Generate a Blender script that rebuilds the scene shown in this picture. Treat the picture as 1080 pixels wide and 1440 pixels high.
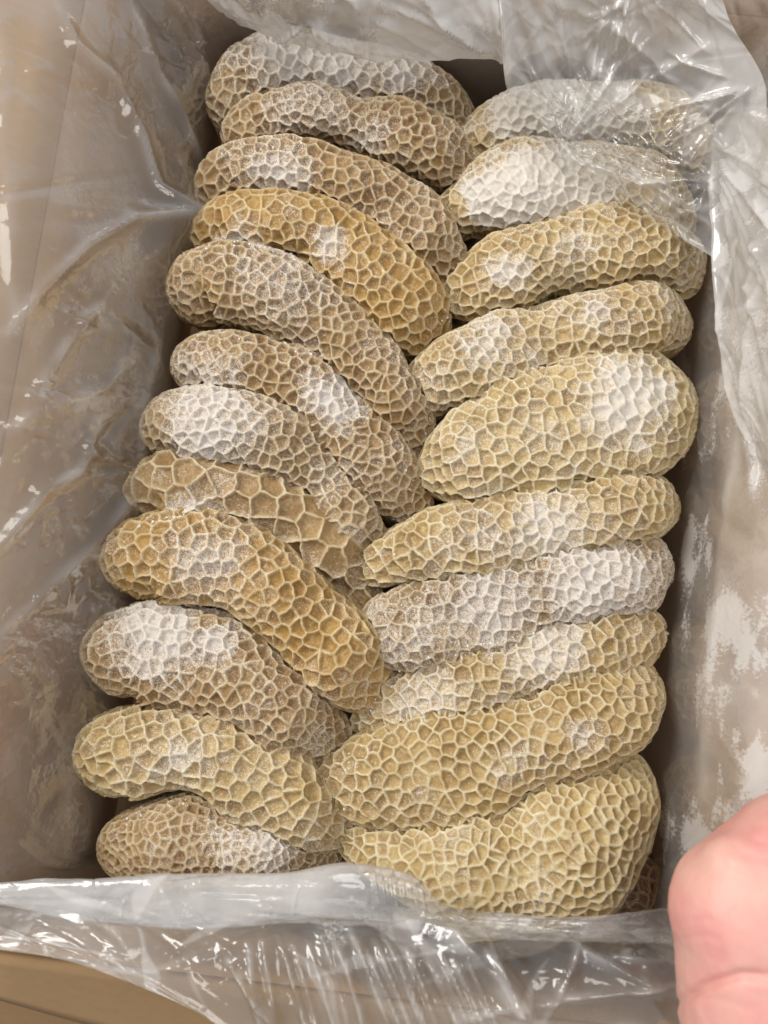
import bpy, math, random
import numpy as np
from mathutils import Matrix, Vector

# ------------------------------------------------------------------ camera, world, lamps, exposure
sc = bpy.context.scene
for o in list(bpy.data.objects):
    bpy.data.objects.remove(o)
COL = sc.collection
F = 1120.0                     # focal length in photograph pixels (1080 x 1440)
Yc = np.array([1.007, 8.177, -1.0]); Yc /= np.linalg.norm(Yc)
Xc = np.array([Yc[1], -Yc[0], 0.0]); Xc /= np.linalg.norm(Xc)
Zc = np.cross(Xc, Yc)
RW = np.stack([Xc, Yc, Zc], 1)          # world -> camera
CAM = RW.T @ np.array([0, 0, 0.52])

cam_d = bpy.data.cameras.new('camera')
cam = bpy.data.objects.new('camera', cam_d); COL.objects.link(cam)
cam_d.sensor_fit = 'VERTICAL'; cam_d.sensor_height = 36.0
cam_d.lens = F / 1440 * 36.0
cam_d.clip_start = 0.01; cam_d.clip_end = 50
M = np.eye(4); M[:3, :3] = RW.T; M[:3, 3] = CAM
cam.matrix_world = Matrix(M.tolist())
cam_d.dof.use_dof = True; cam_d.dof.focus_distance = 0.52; cam_d.dof.aperture_fstop = 5.6
sc.camera = cam

world = bpy.data.worlds.new('World'); sc.world = world; world.use_nodes = True
bg = world.node_tree.nodes['Background']
bg.inputs[0].default_value = (0.93, 0.95, 1.0, 1); bg.inputs[1].default_value = 0.50


def area(name, loc, target, sx, sy, power, color):
    d = bpy.data.lights.new(name, 'AREA'); d.shape = 'RECTANGLE'; d.size = sx; d.size_y = sy
    d.energy = power; d.color = color
    o = bpy.data.objects.new(name, d); COL.objects.link(o); o.location = loc
    v = Vector(target) - Vector(loc)
    o.rotation_euler = v.to_track_quat('-Z', 'Y').to_euler()
    return o


area('window_light', (-1.5, 0.85, 1.30), (0.02, 0.03, 0), 1.1, 0.9, 36, (1.0, 0.97, 0.925))
area('ceiling_lamp', (0.25, 0.30, 2.0), (0.02, 0.03, 0), 0.9, 0.9, 13, (1.0, 0.97, 0.92))

sc.view_settings.view_transform = 'Standard'; sc.view_settings.look = 'None'
sc.view_settings.exposure = 0.14; sc.view_settings.gamma = 1.0
sc.cycles.max_bounces = 12; sc.cycles.transparent_max_bounces = 24
sc.cycles.caustics_reflective = False; sc.cycles.caustics_refractive = False


# ------------------------------------------------------------------ helpers
def at(px, py, z=0.0):
    """world point on the height z seen at pixel (px, py) of the photograph"""
    px = np.asarray(px, float); py = np.asarray(py, float); z = np.asarray(z, float)
    d = np.stack([(px - 540) / F, (720 - py) / F, -np.ones_like(px)], -1) @ RW
    t = (z - CAM[2]) / d[..., 2]
    return CAM + d * t[..., None]


def pix(P):
    c = (P - CAM) @ RW.T
    return np.stack([540 + F * c[..., 0] / -c[..., 2], 720 - F * c[..., 1] / -c[..., 2]], -1)


def _hash(ix, iy, iz, seed):
    h = (ix * 374761393 + iy * 668265263 + iz * 2147483647 + seed * 1274126177) & 0xFFFFFFFF
    h = ((h ^ (h >> 13)) * 1274126177) & 0xFFFFFFFF
    h = ((h ^ (h >> 16)) * 2246822519) & 0xFFFFFFFF
    return ((h ^ (h >> 15)) & 0xFFFFFF) / float(0xFFFFFF) * 2 - 1


def noise(P, scale, seed=0):
    """smooth value noise, about -1..1"""
    Q = P / scale
    I = np.floor(Q).astype(np.int64); f = Q - I; f = f * f * (3 - 2 * f)
    r = 0
    for dx in (0, 1):
        wx = f[:, 0] if dx else 1 - f[:, 0]
        for dy in (0, 1):
            wy = f[:, 1] if dy else 1 - f[:, 1]
            for dz in (0, 1):
                wz = f[:, 2] if dz else 1 - f[:, 2]
                r = r + wx * wy * wz * _hash(I[:, 0] + dx, I[:, 1] + dy, I[:, 2] + dz, seed)
    return r


def fbm(P, scale, seed=0, octaves=3):
    r = 0; a = 1.0; n = 0
    for k in range(octaves):
        r = r + a * noise(P, scale / 2 ** k, seed + 17 * k); n += a; a *= 0.5
    return r / n


def sstep(a, b, x):
    t = np.clip((x - a) / (b - a), 0, 1)
    return t * t * (3 - 2 * t)


def catmull(K, n):
    """resample rows of K with a Catmull-Rom spline, n samples even in arc length (first 2 columns)"""
    K = np.asarray(K, float)
    E = np.vstack([2 * K[0] - K[1], K, 2 * K[-1] - K[-2]])
    out = []
    for i in range(len(K) - 1):
        p0, p1, p2, p3 = E[i:i + 4]
        t = np.linspace(0, 1, 40, endpoint=False)[:, None]
        out.append(0.5 * (2 * p1 + (p2 - p0) * t + (2 * p0 - 5 * p1 + 4 * p2 - p3) * t ** 2 + (3 * p1 - p0 - 3 * p2 + p3) * t ** 3))
    C = np.vstack(out + [K[-1:]])
    L = np.concatenate([[0], np.cumsum(np.linalg.norm(np.diff(C[:, :2], axis=0), axis=1))])
    s = np.linspace(0, L[-1], n)
    return np.stack([np.interp(s, L, C[:, k]) for k in range(K.shape[1])], 1)


TRIS = 0


def mesh(name, V, Fc, mat=None, parent=None, attrs=None, smooth=True, link=True):
    """V (n,3), Fc (m,4) or (m,3) int array -> one linked mesh object"""
    V = np.asarray(V, np.float32); Fc = np.asarray(Fc, np.int32)
    me = bpy.data.meshes.new(name)
    me.vertices.add(len(V)); me.vertices.foreach_set('co', V.ravel())
    k = Fc.shape[1]
    me.loops.add(Fc.size); me.loops.foreach_set('vertex_index', Fc.ravel())
    me.polygons.add(len(Fc)); me.polygons.foreach_set('loop_start', np.arange(0, Fc.size, k, dtype=np.int32))
    if smooth:
        me.polygons.foreach_set('use_smooth', np.ones(len(Fc), bool))
    me.update(calc_edges=True)
    for nm, a in (attrs or {}).items():
        A = me.attributes.new(nm, 'FLOAT', 'POINT'); A.data.foreach_set('value', np.asarray(a, np.float32))
    if mat: me.materials.append(mat)
    global TRIS; TRIS += len(Fc) * (k - 2)
    o = bpy.data.objects.new(name, me)
    if link: COL.objects.link(o)
    if parent: o.parent = parent
    return o


def grid_faces(nu, nv, wrap_v=False):
    i, j = np.meshgrid(np.arange(nu - 1), np.arange(nv if wrap_v else nv - 1), indexing='ij')
    j2 = (j + 1) % nv
    return np.stack([i * nv + j, (i + 1) * nv + j, (i + 1) * nv + j2, i * nv + j2], -1).reshape(-1, 4)


def tag(o, label=None, cat=None, group=None, kind=None):
    for k, v in (('label', label), ('category', cat), ('group', group), ('kind', kind)):
        if v: o[k] = v
    return o


def empty(name, loc=(0, 0, 0)):
    o = bpy.data.objects.new(name, None); COL.objects.link(o); o.location = loc; o.empty_display_size = 0.02
    return o


# ------------------------------------------------------------------ materials
def new_mat(name):
    m = bpy.data.materials.new(name); m.use_nodes = True
    nt = m.node_tree; nt.nodes.clear()
    out = nt.nodes.new('ShaderNodeOutputMaterial')
    return m, nt, out


def nd(nt, typ, **kw):
    n = nt.nodes.new(typ)
    for k, v in kw.items():
        if k.startswith('i_'):
            n.inputs[int(k[2:]) if k[2:].isdigit() else k[2:].replace('_', ' ')].default_value = v
        else:
            setattr(n, k, v)
    return n


def math_(nt, op, a, b=None, clamp=False):
    n = nt.nodes.new('ShaderNodeMath'); n.operation = op; n.use_clamp = clamp
    for k, v in enumerate((a, b)):
        if v is None: continue
        if isinstance(v, (int, float)): n.inputs[k].default_value = v
        else: nt.links.new(v, n.inputs[k])
    return n.outputs[0]


def mixc(nt, fac, a, b, blend='MIX'):
    n = nt.nodes.new('ShaderNodeMix'); n.data_type = 'RGBA'; n.blend_type = blend
    for s, v in ((n.inputs[0], fac), (n.inputs[6], a), (n.inputs[7], b)):
        if isinstance(v, (int, float)): s.default_value = v
        elif isinstance(v, tuple): s.default_value = v
        else: nt.links.new(v, s)
    return n.outputs[2]


def tripe_material():
    m, nt, out = new_mat('frozen_tripe')
    L = nt.links.new
    info = nd(nt, 'ShaderNodeObjectInfo')
    ridge = nd(nt, 'ShaderNodeAttribute', attribute_name='ridge').outputs['Fac']
    sub = nd(nt, 'ShaderNodeAttribute', attribute_name='web').outputs['Fac']
    frost = nd(nt, 'ShaderNodeAttribute', attribute_name='frost').outputs['Fac']
    cellr = nd(nt, 'ShaderNodeAttribute', attribute_name='cell_tone').outputs['Fac']
    tc = nd(nt, 'ShaderNodeTexCoord').outputs['Object']
    n1 = nd(nt, 'ShaderNodeTexNoise', i_Scale=45.0, i_Detail=4.0); L(tc, n1.inputs['Vector'])
    n2 = nd(nt, 'ShaderNodeTexNoise', i_Scale=900.0, i_Detail=5.0, i_Roughness=0.7); L(tc, n2.inputs['Vector'])
    n3 = nd(nt, 'ShaderNodeTexNoise', i_Scale=1400.0, i_Detail=3.0); L(tc, n3.inputs['Vector'])
    tint = info.outputs['Color']
    # membrane (cell floor) : tint pulled browner ; ridge : paler cream
    floor_a = mixc(nt, 1.0, tint, (0.74, 0.625, 0.43, 1), 'MULTIPLY')
    floor_b = mixc(nt, 1.0, tint, (0.45, 0.325, 0.19, 1), 'MULTIPLY')
    fl = mixc(nt, math_(nt, 'ADD', math_(nt, 'MULTIPLY', cellr, 0.6), math_(nt, 'MULTIPLY', n1.outputs[0], 0.45), True), floor_a, floor_b)
    rc = mixc(nt, 0.50, tint, (0.80, 0.71, 0.48, 1))
    c = mixc(nt, math_(nt, 'MULTIPLY', sub, 0.32), fl, rc)
    c = mixc(nt, math_(nt, 'MULTIPLY', ridge, 0.85, True), c, rc)
    # fine mottling
    mot = nd(nt, 'ShaderNodeMapRange', i_1=0.3, i_2=0.7, i_3=0.80, i_4=1.16); L(n2.outputs[0], mot.inputs[0])
    mm = nd(nt, 'ShaderNodeCombineColor'); [L(mot.outputs[0], mm.inputs[k]) for k in range(3)]
    c = mixc(nt, 1.0, c, mm.outputs[0], 'MULTIPLY')
    # frost powder, broken up by grain
    n5 = nd(nt, 'ShaderNodeTexNoise', i_Scale=480.0, i_Detail=6.0, i_Roughness=0.75); L(tc, n5.inputs['Vector'])
    g = math_(nt, 'ADD', math_(nt, 'MULTIPLY', n5.outputs[0], 2.4), math_(nt, 'MULTIPLY', n3.outputs[0], 2.3))
    fm = math_(nt, 'MULTIPLY', math_(nt, 'SUBTRACT', math_(nt, 'ADD', math_(nt, 'ADD', math_(nt, 'MULTIPLY', frost, 1.30), math_(nt, 'MULTIPLY', ridge, 0.08)), g), 2.78), 2.1, True)
    fm = math_(nt, 'MULTIPLY', fm, math_(nt, 'ADD', 0.72, math_(nt, 'MULTIPLY', ridge, 0.10)))
    c = mixc(nt, fm, c, (0.79, 0.75, 0.70, 1))
    p = nd(nt, 'ShaderNodeBsdfPrincipled')
    L(c, p.inputs['Base Color'])
    rg = mixc(nt, fm, (0.40, 0.40, 0.40, 1), (0.85, 0.85, 0.85, 1)); L(rg, p.inputs['Roughness'])
    p.inputs['Specular IOR Level'].default_value = 0.35
    p.inputs['Subsurface Weight'].default_value = 0.22
    p.inputs['Subsurface Radius'].default_value = (1.0, 0.55, 0.25)
    p.inputs['Subsurface Scale'].default_value = 0.004
    b = nd(nt, 'ShaderNodeBump', i_Strength=0.8, i_Distance=0.0007)
    h = math_(nt, 'ADD', n2.outputs[0], math_(nt, 'MULTIPLY', n3.outputs[0], 0.5)); L(h, b.inputs['Height'])
    L(b.outputs[0], p.inputs['Normal'])
    L(p.outputs[0], out.inputs[0])
    return m


def frost_material():
    m, nt, out = new_mat('frost_crystals')
    p = nd(nt, 'ShaderNodeBsdfPrincipled')
    p.inputs['Base Color'].default_value = (0.80, 0.78, 0.74, 1); p.inputs['Roughness'].default_value = 0.4
    p.inputs['Subsurface Weight'].default_value = 0.0
    nt.links.new(p.outputs[0], out.inputs[0])
    return m


def film_material(name='clear_polythene', base=1.0):
    m, nt, out = new_mat(name)
    L = nt.links.new
    haze = nd(nt, 'ShaderNodeAttribute', attribute_name='haze').outputs['Fac']
    ice = nd(nt, 'ShaderNodeAttribute', attribute_name='ice').outputs['Fac']
    tc = nd(nt, 'ShaderNodeTexCoord').outputs['Object']
    n1 = nd(nt, 'ShaderNodeTexNoise', i_Scale=28.0, i_Detail=5.0, i_Roughness=0.6); L(tc, n1.inputs['Vector'])
    n2 = nd(nt, 'ShaderNodeTexNoise', i_Scale=420.0, i_Detail=4.0, i_Roughness=0.65); L(tc, n2.inputs['Vector'])
    hz = math_(nt, 'MULTIPLY', haze, math_(nt, 'ADD', math_(nt, 'MULTIPLY', n1.outputs[0], 0.9), 0.55), True)
    icm = math_(nt, 'MULTIPLY', math_(nt, 'SUBTRACT', math_(nt, 'ADD', ice, math_(nt, 'MULTIPLY', n2.outputs[0], 0.5)), 0.66), 5.0, True)
    tot = math_(nt, 'MAXIMUM', hz, math_(nt, 'MULTIPLY', icm, 0.8))
    tr = nd(nt, 'ShaderNodeBsdfTransparent'); tr.inputs[0].default_value = (0.965, 0.965, 0.96, 1)
    df = nd(nt, 'ShaderNodeBsdfDiffuse'); df.inputs[0].default_value = (0.87, 0.85, 0.82, 1)
    tl = nd(nt, 'ShaderNodeBsdfTranslucent'); tl.inputs[0].default_value = (0.87, 0.85, 0.82, 1)
    dm = nd(nt, 'ShaderNodeMixShader', i_0=0.28); L(df.outputs[0], dm.inputs[1]); L(tl.outputs[0], dm.inputs[2])
    m1 = nd(nt, 'ShaderNodeMixShader'); L(tot, m1.inputs[0]); L(tr.outputs[0], m1.inputs[1]); L(dm.outputs[0], m1.inputs[2])
    gl = nd(nt, 'ShaderNodeBsdfGlossy'); gl.inputs['Roughness'].default_value = 0.10
    b = nd(nt, 'ShaderNodeBump', i_Strength=0.35, i_Distance=0.002)
    n4 = nd(nt, 'ShaderNodeTexNoise', i_Scale=90.0, i_Detail=3.0); L(tc, n4.inputs['Vector'])
    L(n4.outputs[0], b.inputs['Height'])
    L(b.outputs[0], gl.inputs['Normal'])
    fr = nd(nt, 'ShaderNodeFresnel'); fr.inputs['IOR'].default_value = 1.5; L(b.outputs[0], fr.inputs['Normal'])
    ff = math_(nt, 'MULTIPLY', fr.outputs[0], 1.7, True)
    ff = math_(nt, 'MINIMUM', ff, 0.28)
    m2 = nd(nt, 'ShaderNodeMixShader'); L(ff, m2.inputs[0]); L(m1.outputs[0], m2.inputs[1]); L(gl.outputs[0], m2.inputs[2])
    L(m2.outputs[0], out.inputs[0])
    return m


def kraft_material(name, col, scale=1.0):
    m, nt, out = new_mat(name)
    L = nt.links.new
    tc = nd(nt, 'ShaderNodeTexCoord').outputs['Object']
    mp = nd(nt, 'ShaderNodeMapping'); mp.inputs['Scale'].default_value = (1.0, 2.2, 1.6); L(tc, mp.inputs[0])
    n1 = nd(nt, 'ShaderNodeTexNoise', i_Scale=120.0 * scale, i_Detail=6.0, i_Roughness=0.65); L(mp.outputs[0], n1.inputs['Vector'])
    n2 = nd(nt, 'ShaderNodeTexNoise', i_Scale=9.0 * scale, i_Detail=4.0); L(tc, n2.inputs['Vector'])
    n3 = nd(nt, 'ShaderNodeTexNoise', i_Scale=1500.0 * scale, i_Detail=2.0); L(tc, n3.inputs['Vector'])
    d = tuple(v * 0.72 for v in col[:3]) + (1,)
    l = tuple(min(1, v * 1.18) for v in col[:3]) + (1,)
    f = math_(nt, 'ADD', math_(nt, 'MULTIPLY', n1.outputs[0], 0.55), math_(nt, 'MULTIPLY', n2.outputs[0], 0.5), True)
    c = mixc(nt, f, d, l)
    p = nd(nt, 'ShaderNodeBsdfPrincipled'); L(c, p.inputs['Base Color']); p.inputs['Roughness'].default_value = 0.8
    b = nd(nt, 'ShaderNodeBump', i_Strength=0.25, i_Distance=0.0005); L(n3.outputs[0], b.inputs['Height']); L(b.outputs[0], p.inputs['Normal'])
    L(p.outputs[0], out.inputs[0])
    return m


def skin_material():
    m, nt, out = new_mat('skin')
    L = nt.links.new
    tc = nd(nt, 'ShaderNodeTexCoord').outputs['Object']
    n1 = nd(nt, 'ShaderNodeTexNoise', i_Scale=38.0, i_Detail=3.0); L(tc, n1.inputs['Vector'])
    n2 = nd(nt, 'ShaderNodeTexVoronoi', i_Scale=900.0); L(tc, n2.inputs['Vector'])
    mr = nd(nt, 'ShaderNodeMapRange', i_1=0.35, i_2=0.65, i_3=0.0, i_4=1.0); L(n1.outputs[0], mr.inputs[0])
    c = mixc(nt, mr.outputs[0], (0.76, 0.44, 0.36, 1), (0.72, 0.33, 0.29, 1))
    p = nd(nt, 'ShaderNodeBsdfPrincipled'); L(c, p.inputs['Base Color']); p.inputs['Roughness'].default_value = 0.5
    p.inputs['Subsurface Weight'].default_value = 0.35; p.inputs['Subsurface Radius'].default_value = (1, 0.4, 0.25)
    p.inputs['Subsurface Scale'].default_value = 0.008
    b = nd(nt, 'ShaderNodeBump', i_Strength=0.12, i_Distance=0.0004); L(n2.outputs[0], b.inputs['Height']); L(b.outputs[0], p.inputs['Normal'])
    L(p.outputs[0], out.inputs[0])
    return m


MT = tripe_material(); MF = frost_material(); MP = film_material(); MK = kraft_material('kraft_board', (0.50, 0.325, 0.175)); MK2 = kraft_material('kraft_board_shaded', (0.30, 0.185, 0.085))  # second kraft is a darker copy, dimmer light painted into the front flap
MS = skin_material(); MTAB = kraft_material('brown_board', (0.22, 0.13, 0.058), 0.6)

# ------------------------------------------------------------------ floor and carton
XL, XR, YB, YT = -0.186, 0.219, -0.280, 0.345      # inner faces of the carton
ZB, ZR = -0.16, 0.044                              # carton floor, rim


def slab(P, n, th):
    """closed slab: grid P (nu,nv,3) thickened by th along direction n"""
    nu, nv = P.shape[:2]
    A = P.reshape(-1, 3); B = A + np.asarray(n) * th
    Fa = grid_faces(nu, nv); Fb = Fa[:, ::-1] + nu * nv
    ring = [(i, 0) for i in range(nu)] + [(nu - 1, j) for j in range(1, nv)] + [(i, nv - 1) for i in range(nu - 2, -1, -1)] + [(0, j) for j in range(nv - 2, 0, -1)]
    r = np.array([i * nv + j for i, j in ring]); r2 = np.roll(r, -1)
    Fs = np.stack([r2, r, r + nu * nv, r2 + nu * nv], 1)
    return np.vstack([A, B]), np.vstack([Fa, Fb, Fs])


def panel(name, p0, pu, pv, n, th, nu, nv, warp, seed, mat, parent, slant=None):
    u = np.linspace(0, 1, nu)[:, None, None]; v = np.linspace(0, 1, nv)[None, :, None]
    P = np.asarray(p0) + u * np.asarray(pu) + v * np.asarray(pv)
    if slant is not None: P = P + v * u * np.asarray(slant)
    n = np.asarray(n, float); n /= np.linalg.norm(n)
    P = P + (warp * fbm(P.reshape(-1, 3), 0.16, seed, 2)).reshape(nu, nv, 1) * n
    V, Fc = slab(P, n, th)
    return mesh(name, V, Fc, mat, parent, smooth=False)


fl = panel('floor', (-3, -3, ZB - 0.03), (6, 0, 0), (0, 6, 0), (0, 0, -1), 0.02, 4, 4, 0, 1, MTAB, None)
tag(fl, kind='structure')
carton = tag(empty('cardboard_carton', (0.02, 0.03, ZB)), 'open brown cardboard carton with spread flaps, lined with plastic and filled with tripe', 'carton')
carton.location = (0, 0, 0)
T = 0.005; LL = 0.044; LR = 0.020                  # the long walls bulge outwards
W = XR - XL; H = YT - YB
panel('base', (XL - T, YB - T, ZB - 0.0015), (W + 2 * T, 0, 0), (0, H + 2 * T, 0), (0, 0, -1), T, 4, 4, 0, 2, MK, carton)
panel('side_wall', (XL, YB, ZB), (0, H, 0), (-LL, 0, ZR - ZB), (-1, 0, 0), T, 24, 8, 0.003, 3, MK, carton)
panel('side_wall', (XR, YB, ZB), (0, H, 0), (LR, 0, ZR - ZB), (1, 0, 0), T, 24, 8, 0.003, 4, MK, carton)
panel('end_wall', (XL - T, YB, ZB), (W + 2 * T, 0, 0), (-LL, 0, ZR - ZB), (0, -1, 0), T, 24, 8, 0.002, 5, MK, carton, slant=(LL + LR, 0, 0))
panel('end_wall', (XL - T, YT, ZB), (W + 2 * T, 0, 0), (-LL, 0, ZR - ZB), (0, 1, 0), T, 24, 8, 0.002, 6, MK, carton, slant=(LL + LR, 0, 0))
g = 0.002
panel('flap', (XL - LL - 0.001, YB + 0.01, ZR + g), (0, H - 0.02, 0), (-0.185, 0, 0.085), (-0.4, 0, -0.9), T, 24, 10, 0.004, 7, MK, carton)
panel('flap', (XR + LR + 0.001, YB + 0.01, ZR + g), (0, H - 0.02, 0), (0.150, 0, 0.125), (0.64, 0, -0.77), T, 24, 10, 0.004, 8, MK, carton)
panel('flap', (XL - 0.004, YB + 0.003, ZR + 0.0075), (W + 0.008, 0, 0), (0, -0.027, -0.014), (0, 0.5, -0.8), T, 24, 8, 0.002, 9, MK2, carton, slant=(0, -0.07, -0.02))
panel('flap', (XL, YT + 0.001, ZR + g), (W, 0, 0), (0, 0.15, 0.06), (0, 0.4, -0.9), T, 24, 8, 0.003, 10, MK, carton)


# ------------------------------------------------------------------ the tripe
def ellipse_frames(C, Wd, Hh, zc):
    """sweep frame along the world polyline C (n,3)"""
    Tn = np.gradient(C, axis=0); Tn[:, 2] = 0; Tn /= np.linalg.norm(Tn, axis=1)[:, None]
    S = np.stack([-Tn[:, 1], Tn[:, 0], np.zeros(len(C))], 1)
    return Tn, S


def nearest_cells(V, seeds, k=3):
    """distances to the k nearest seeds, chunked"""
    n = len(V); idx = np.empty((n, k), np.int64); dd = np.empty((n, k))
    s2 = (seeds ** 2).sum(1)
    for a in range(0, n, 20000):
        b = V[a:a + 20000]
        D = (b ** 2).sum(1)[:, None] + s2[None] - 2 * b @ seeds.T
        I = np.argpartition(D, k, axis=1)[:, :k]
        d = np.take_along_axis(D, I, 1); o = np.argsort(d, 1)
        idx[a:a + 20000] = np.take_along_axis(I, o, 1); dd[a:a + 20000] = np.take_along_axis(d, o, 1)
    return idx, np.sqrt(np.maximum(dd, 0))


def spread_seeds(V, cell, rng, relax=3, irregular=0.0):
    """evenly spread points on the vertex cloud, about one per cell (irregular honeycomb)"""
    sub = V[rng.choice(len(V), min(len(V), 6000), replace=False)]
    # farthest-point sampling until the spacing falls to the cell size
    cur = sub[rng.integers(len(sub))]; seeds = [cur]
    d = ((sub - cur) ** 2).sum(1)
    while len(seeds) < 900:
        i = int(np.argmax(d * (1 + irregular * rng.random(len(d)))))
        if d[i] < (cell * 0.80) ** 2: break
        seeds.append(sub[i]); d = np.minimum(d, ((sub - sub[i]) ** 2).sum(1))
    S = np.array(seeds)
    for _ in range(relax):
        idx, _d = nearest_cells(sub, S, 1); a = idx[:, 0]
        cnt = np.bincount(a, minlength=len(S)).astype(float)
        c = np.stack([np.bincount(a, sub[:, k], len(S)) for k in range(3)], 1)
        ok = cnt > 0; S[ok] = c[ok] / cnt[ok, None]
    if irregular: S = S + rng.normal(0, irregular * cell * 0.22, S.shape)
    return S


def edge_dist(V, S, idx, d):
    """distance to the nearest cell border"""
    e = np.full(len(V), 9.0)
    for k in range(1, d.shape[1]):
        ab = np.linalg.norm(S[idx[:, 0]] - S[idx[:, k]], axis=1) + 1e-9
        e = np.minimum(e, (d[:, k] ** 2 - d[:, 0] ** 2) / (2 * ab))
    return e


RES = 0.00069
GL = 'folded tripe pieces packed along the left side'
GR = 'folded tripe pieces packed along the right side'
ROLLS = 0


def roll(line, label, group, tint, cell=0.0125, frost=(), powder=0.25, z=0.0, depth=1.9, seed=1, dip=(0.012, 0.02),
         ridge_w=0.00085, irregular=0.5, flat=0.0, cap=0.85, height=1.0):
    """one folded piece: line = (px, py, half width px) down the middle of what shows"""
    global ROLLS
    ROLLS += 1
    rng = np.random.default_rng(seed * 7 + 3); cell = cell * 0.66; ridge_w = ridge_w * 0.92
    line = [list(map(float, p)) for p in line]
    inner = 0 if group == GR else -1
    nb = line[1] if inner == 0 else line[-2]; tip = line[inner]
    dl = math.hypot(tip[0] - nb[0], tip[1] - nb[1])
    if len(line) > 3:
        tip[2] *= 1.12
        ext = [tip[0] + (tip[0] - nb[0]) / dl * 20, tip[1] + (tip[1] - nb[1]) / dl * 20, tip[2] * 0.92]
        line = [ext] + line if inner == 0 else line + [ext]
    K = catmull(line, 400)
    zax = z - 0.016
    C = at(K[:, 0], K[:, 1], np.full(len(K), zax))
    hw = K[:, 2] * (CAM[2] - zax) / F * (1.09 if group == GL else 1.11)
    L = np.concatenate([[0], np.cumsum(np.linalg.norm(np.diff(C, axis=0), axis=1))]); Lt = L[-1]
    ns = int(Lt / RES)
    s = np.linspace(0, Lt, ns)
    # a little denser near the rounded ends
    s = s - 0.012 * Lt / (2 * math.pi) * np.sin(2 * math.pi * s / Lt)
    C = np.stack([np.interp(s, L, C[:, k]) for k in range(3)], 1)
    w = np.interp(s, L, hw)
    e0 = cap * (1.35 if inner == 0 else 1.0) * max(w[int(ns * 0.08)], w[0]); e1 = cap * (1.0 if inner == 0 else 1.35) * max(w[-int(ns * 0.08)], w[-1])
    t0 = np.clip(s / e0, 0, 1); t1 = np.clip((Lt - s) / e1, 0, 1)
    capf = np.clip(1 - (1 - t0) ** 2.0, 0.0003, 1) ** (0.62 if inner == 0 else 0.5) * np.clip(1 - (1 - t1) ** 2.0, 0.0003, 1) ** (0.5 if inner == 0 else 0.62)
    wob = 1 + 0.09 * np.interp(s, np.linspace(0, Lt, 9), rng.normal(0, 1, 9))
    w = w * capf * wob
    hmid = np.minimum(np.maximum(np.interp(s, L, hw), 0.012), 0.026) * height
    h = hmid * capf
    # the ends bend down into the carton
    zz = C[:, 2] - dip[0] * (1 - sstep(0, 0.045, s)) - dip[1] * (1 - sstep(0, 0.05, Lt - s)) + 0.003 * np.interp(s, np.linspace(0, Lt, 7), rng.normal(0, 1, 7))
    C = C.copy(); C[:, 2] = zz
    Tn, S = ellipse_frames(C, w, h, zz)
    arc = math.pi * np.sqrt((w.max() ** 2 + hmid.max() ** 2) / 2) * 1.17
    nup = int(arc / RES); nlo = 14
    th = np.concatenate([np.linspace(-0.09 * math.pi, 1.09 * math.pi, nup), np.linspace(1.09 * math.pi, 1.91 * math.pi, nlo + 2)[1:-1]])
    nv = len(th)
    ct, st = np.cos(th), np.sin(th)
    pw = 0.80
    cx = np.sign(ct) * np.abs(ct) ** pw; sx = np.sign(st) * np.abs(st) ** (pw if not flat else 1.0)
    hh = np.where(st[None] > 0, h[:, None], h[:, None] * depth)
    P = C[:, None] + S[:, None] * (w[:, None] * cx[None])[..., None] + np.array([0, 0, 1.0]) * (hh * sx[None])[..., None]
    # soft lumps of the folded sheet
    flatP = P.reshape(-1, 3)
    nrm = np.cross(np.gradient(P, axis=0), np.gradient(P, axis=1)).reshape(-1, 3)
    nrm /= np.linalg.norm(nrm, axis=1)[:, None] + 1e-12
    out = (flatP - np.repeat(C, nv, 0)); sgn = np.sign((out * nrm).sum(1)); nrm *= sgn[:, None]
    flatP = flatP + nrm * (0.0034 * fbm(flatP, 0.028, seed, 2))[:, None] * np.repeat(capf, nv)[:, None]
    # honeycomb relief : cells on the curved surface itself
    wig = np.stack([noise(flatP, 0.006, seed + 40 + k) for k in range(3)], 1) * 0.0010 * (0.4 + irregular)
    wig += np.stack([noise(flatP, 0.0030, seed + 50 + k) for k in range(3)], 1) * 0.0006
    Q = flatP + wig
    up = np.tile(np.arange(nv) < nup, ns)
    S1 = spread_seeds(Q[up], cell, rng, 3, irregular * 0.6)
    i1, d1 = nearest_cells(Q, S1, min(5, len(S1) - 1))
    e = edge_dist(Q, S1, i1, d1)
    cell_tone = rng.random(len(S1))[i1[:, 0]]
    cell_deep = (0.75 + 0.5 * rng.random(len(S1)))[i1[:, 0]]
    S2 = spread_seeds(Q[up], cell * 0.46, rng, 1, 0.5)
    i2, d2 = nearest_cells(Q, S2, 4)
    e2 = edge_dist(Q, S2, i2, d2)
    rw = ridge_w * (1 + 0.35 * noise(flatP, 0.012, seed + 5))
    ridge = np.exp(-(e / rw) ** 2 * 0.8)
    rcol = ridge * np.clip(0.82 + 0.4 * noise(flatP, 0.005, seed + 8), 0.3, 1.1)
    web = np.exp(-(e2 / 0.0007) ** 2) * sstep(0.15, 0.5, ((cell_tone * 7.3) % 1.0)) * (0.6 + 0.4 * noise(flatP, 0.004, seed + 6))
    pit = 0.74 * sstep(0.0, 0.0021, e - 0.0003) + 0.26 * sstep(0.0, 0.42 * cell, e - 0.0003)
    # frost mask from where the powder lies
    px = pix(flatP)
    fr = powder + 0.30 * fbm(flatP, 0.022, seed + 9, 3)
    fr += 0.18 * sstep(0.62, 0.72, (cell_tone * 13.7) % 1.0) * pit * (0.5 + powder)
    worn = sstep(0.10, 0.35, fbm(flatP, 0.04, seed + 61, 2)) * sstep(0.5, 0.9, nrm[:, 2])
    wn = 34 * fbm(flatP, 0.012, seed + 11, 4)
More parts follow.
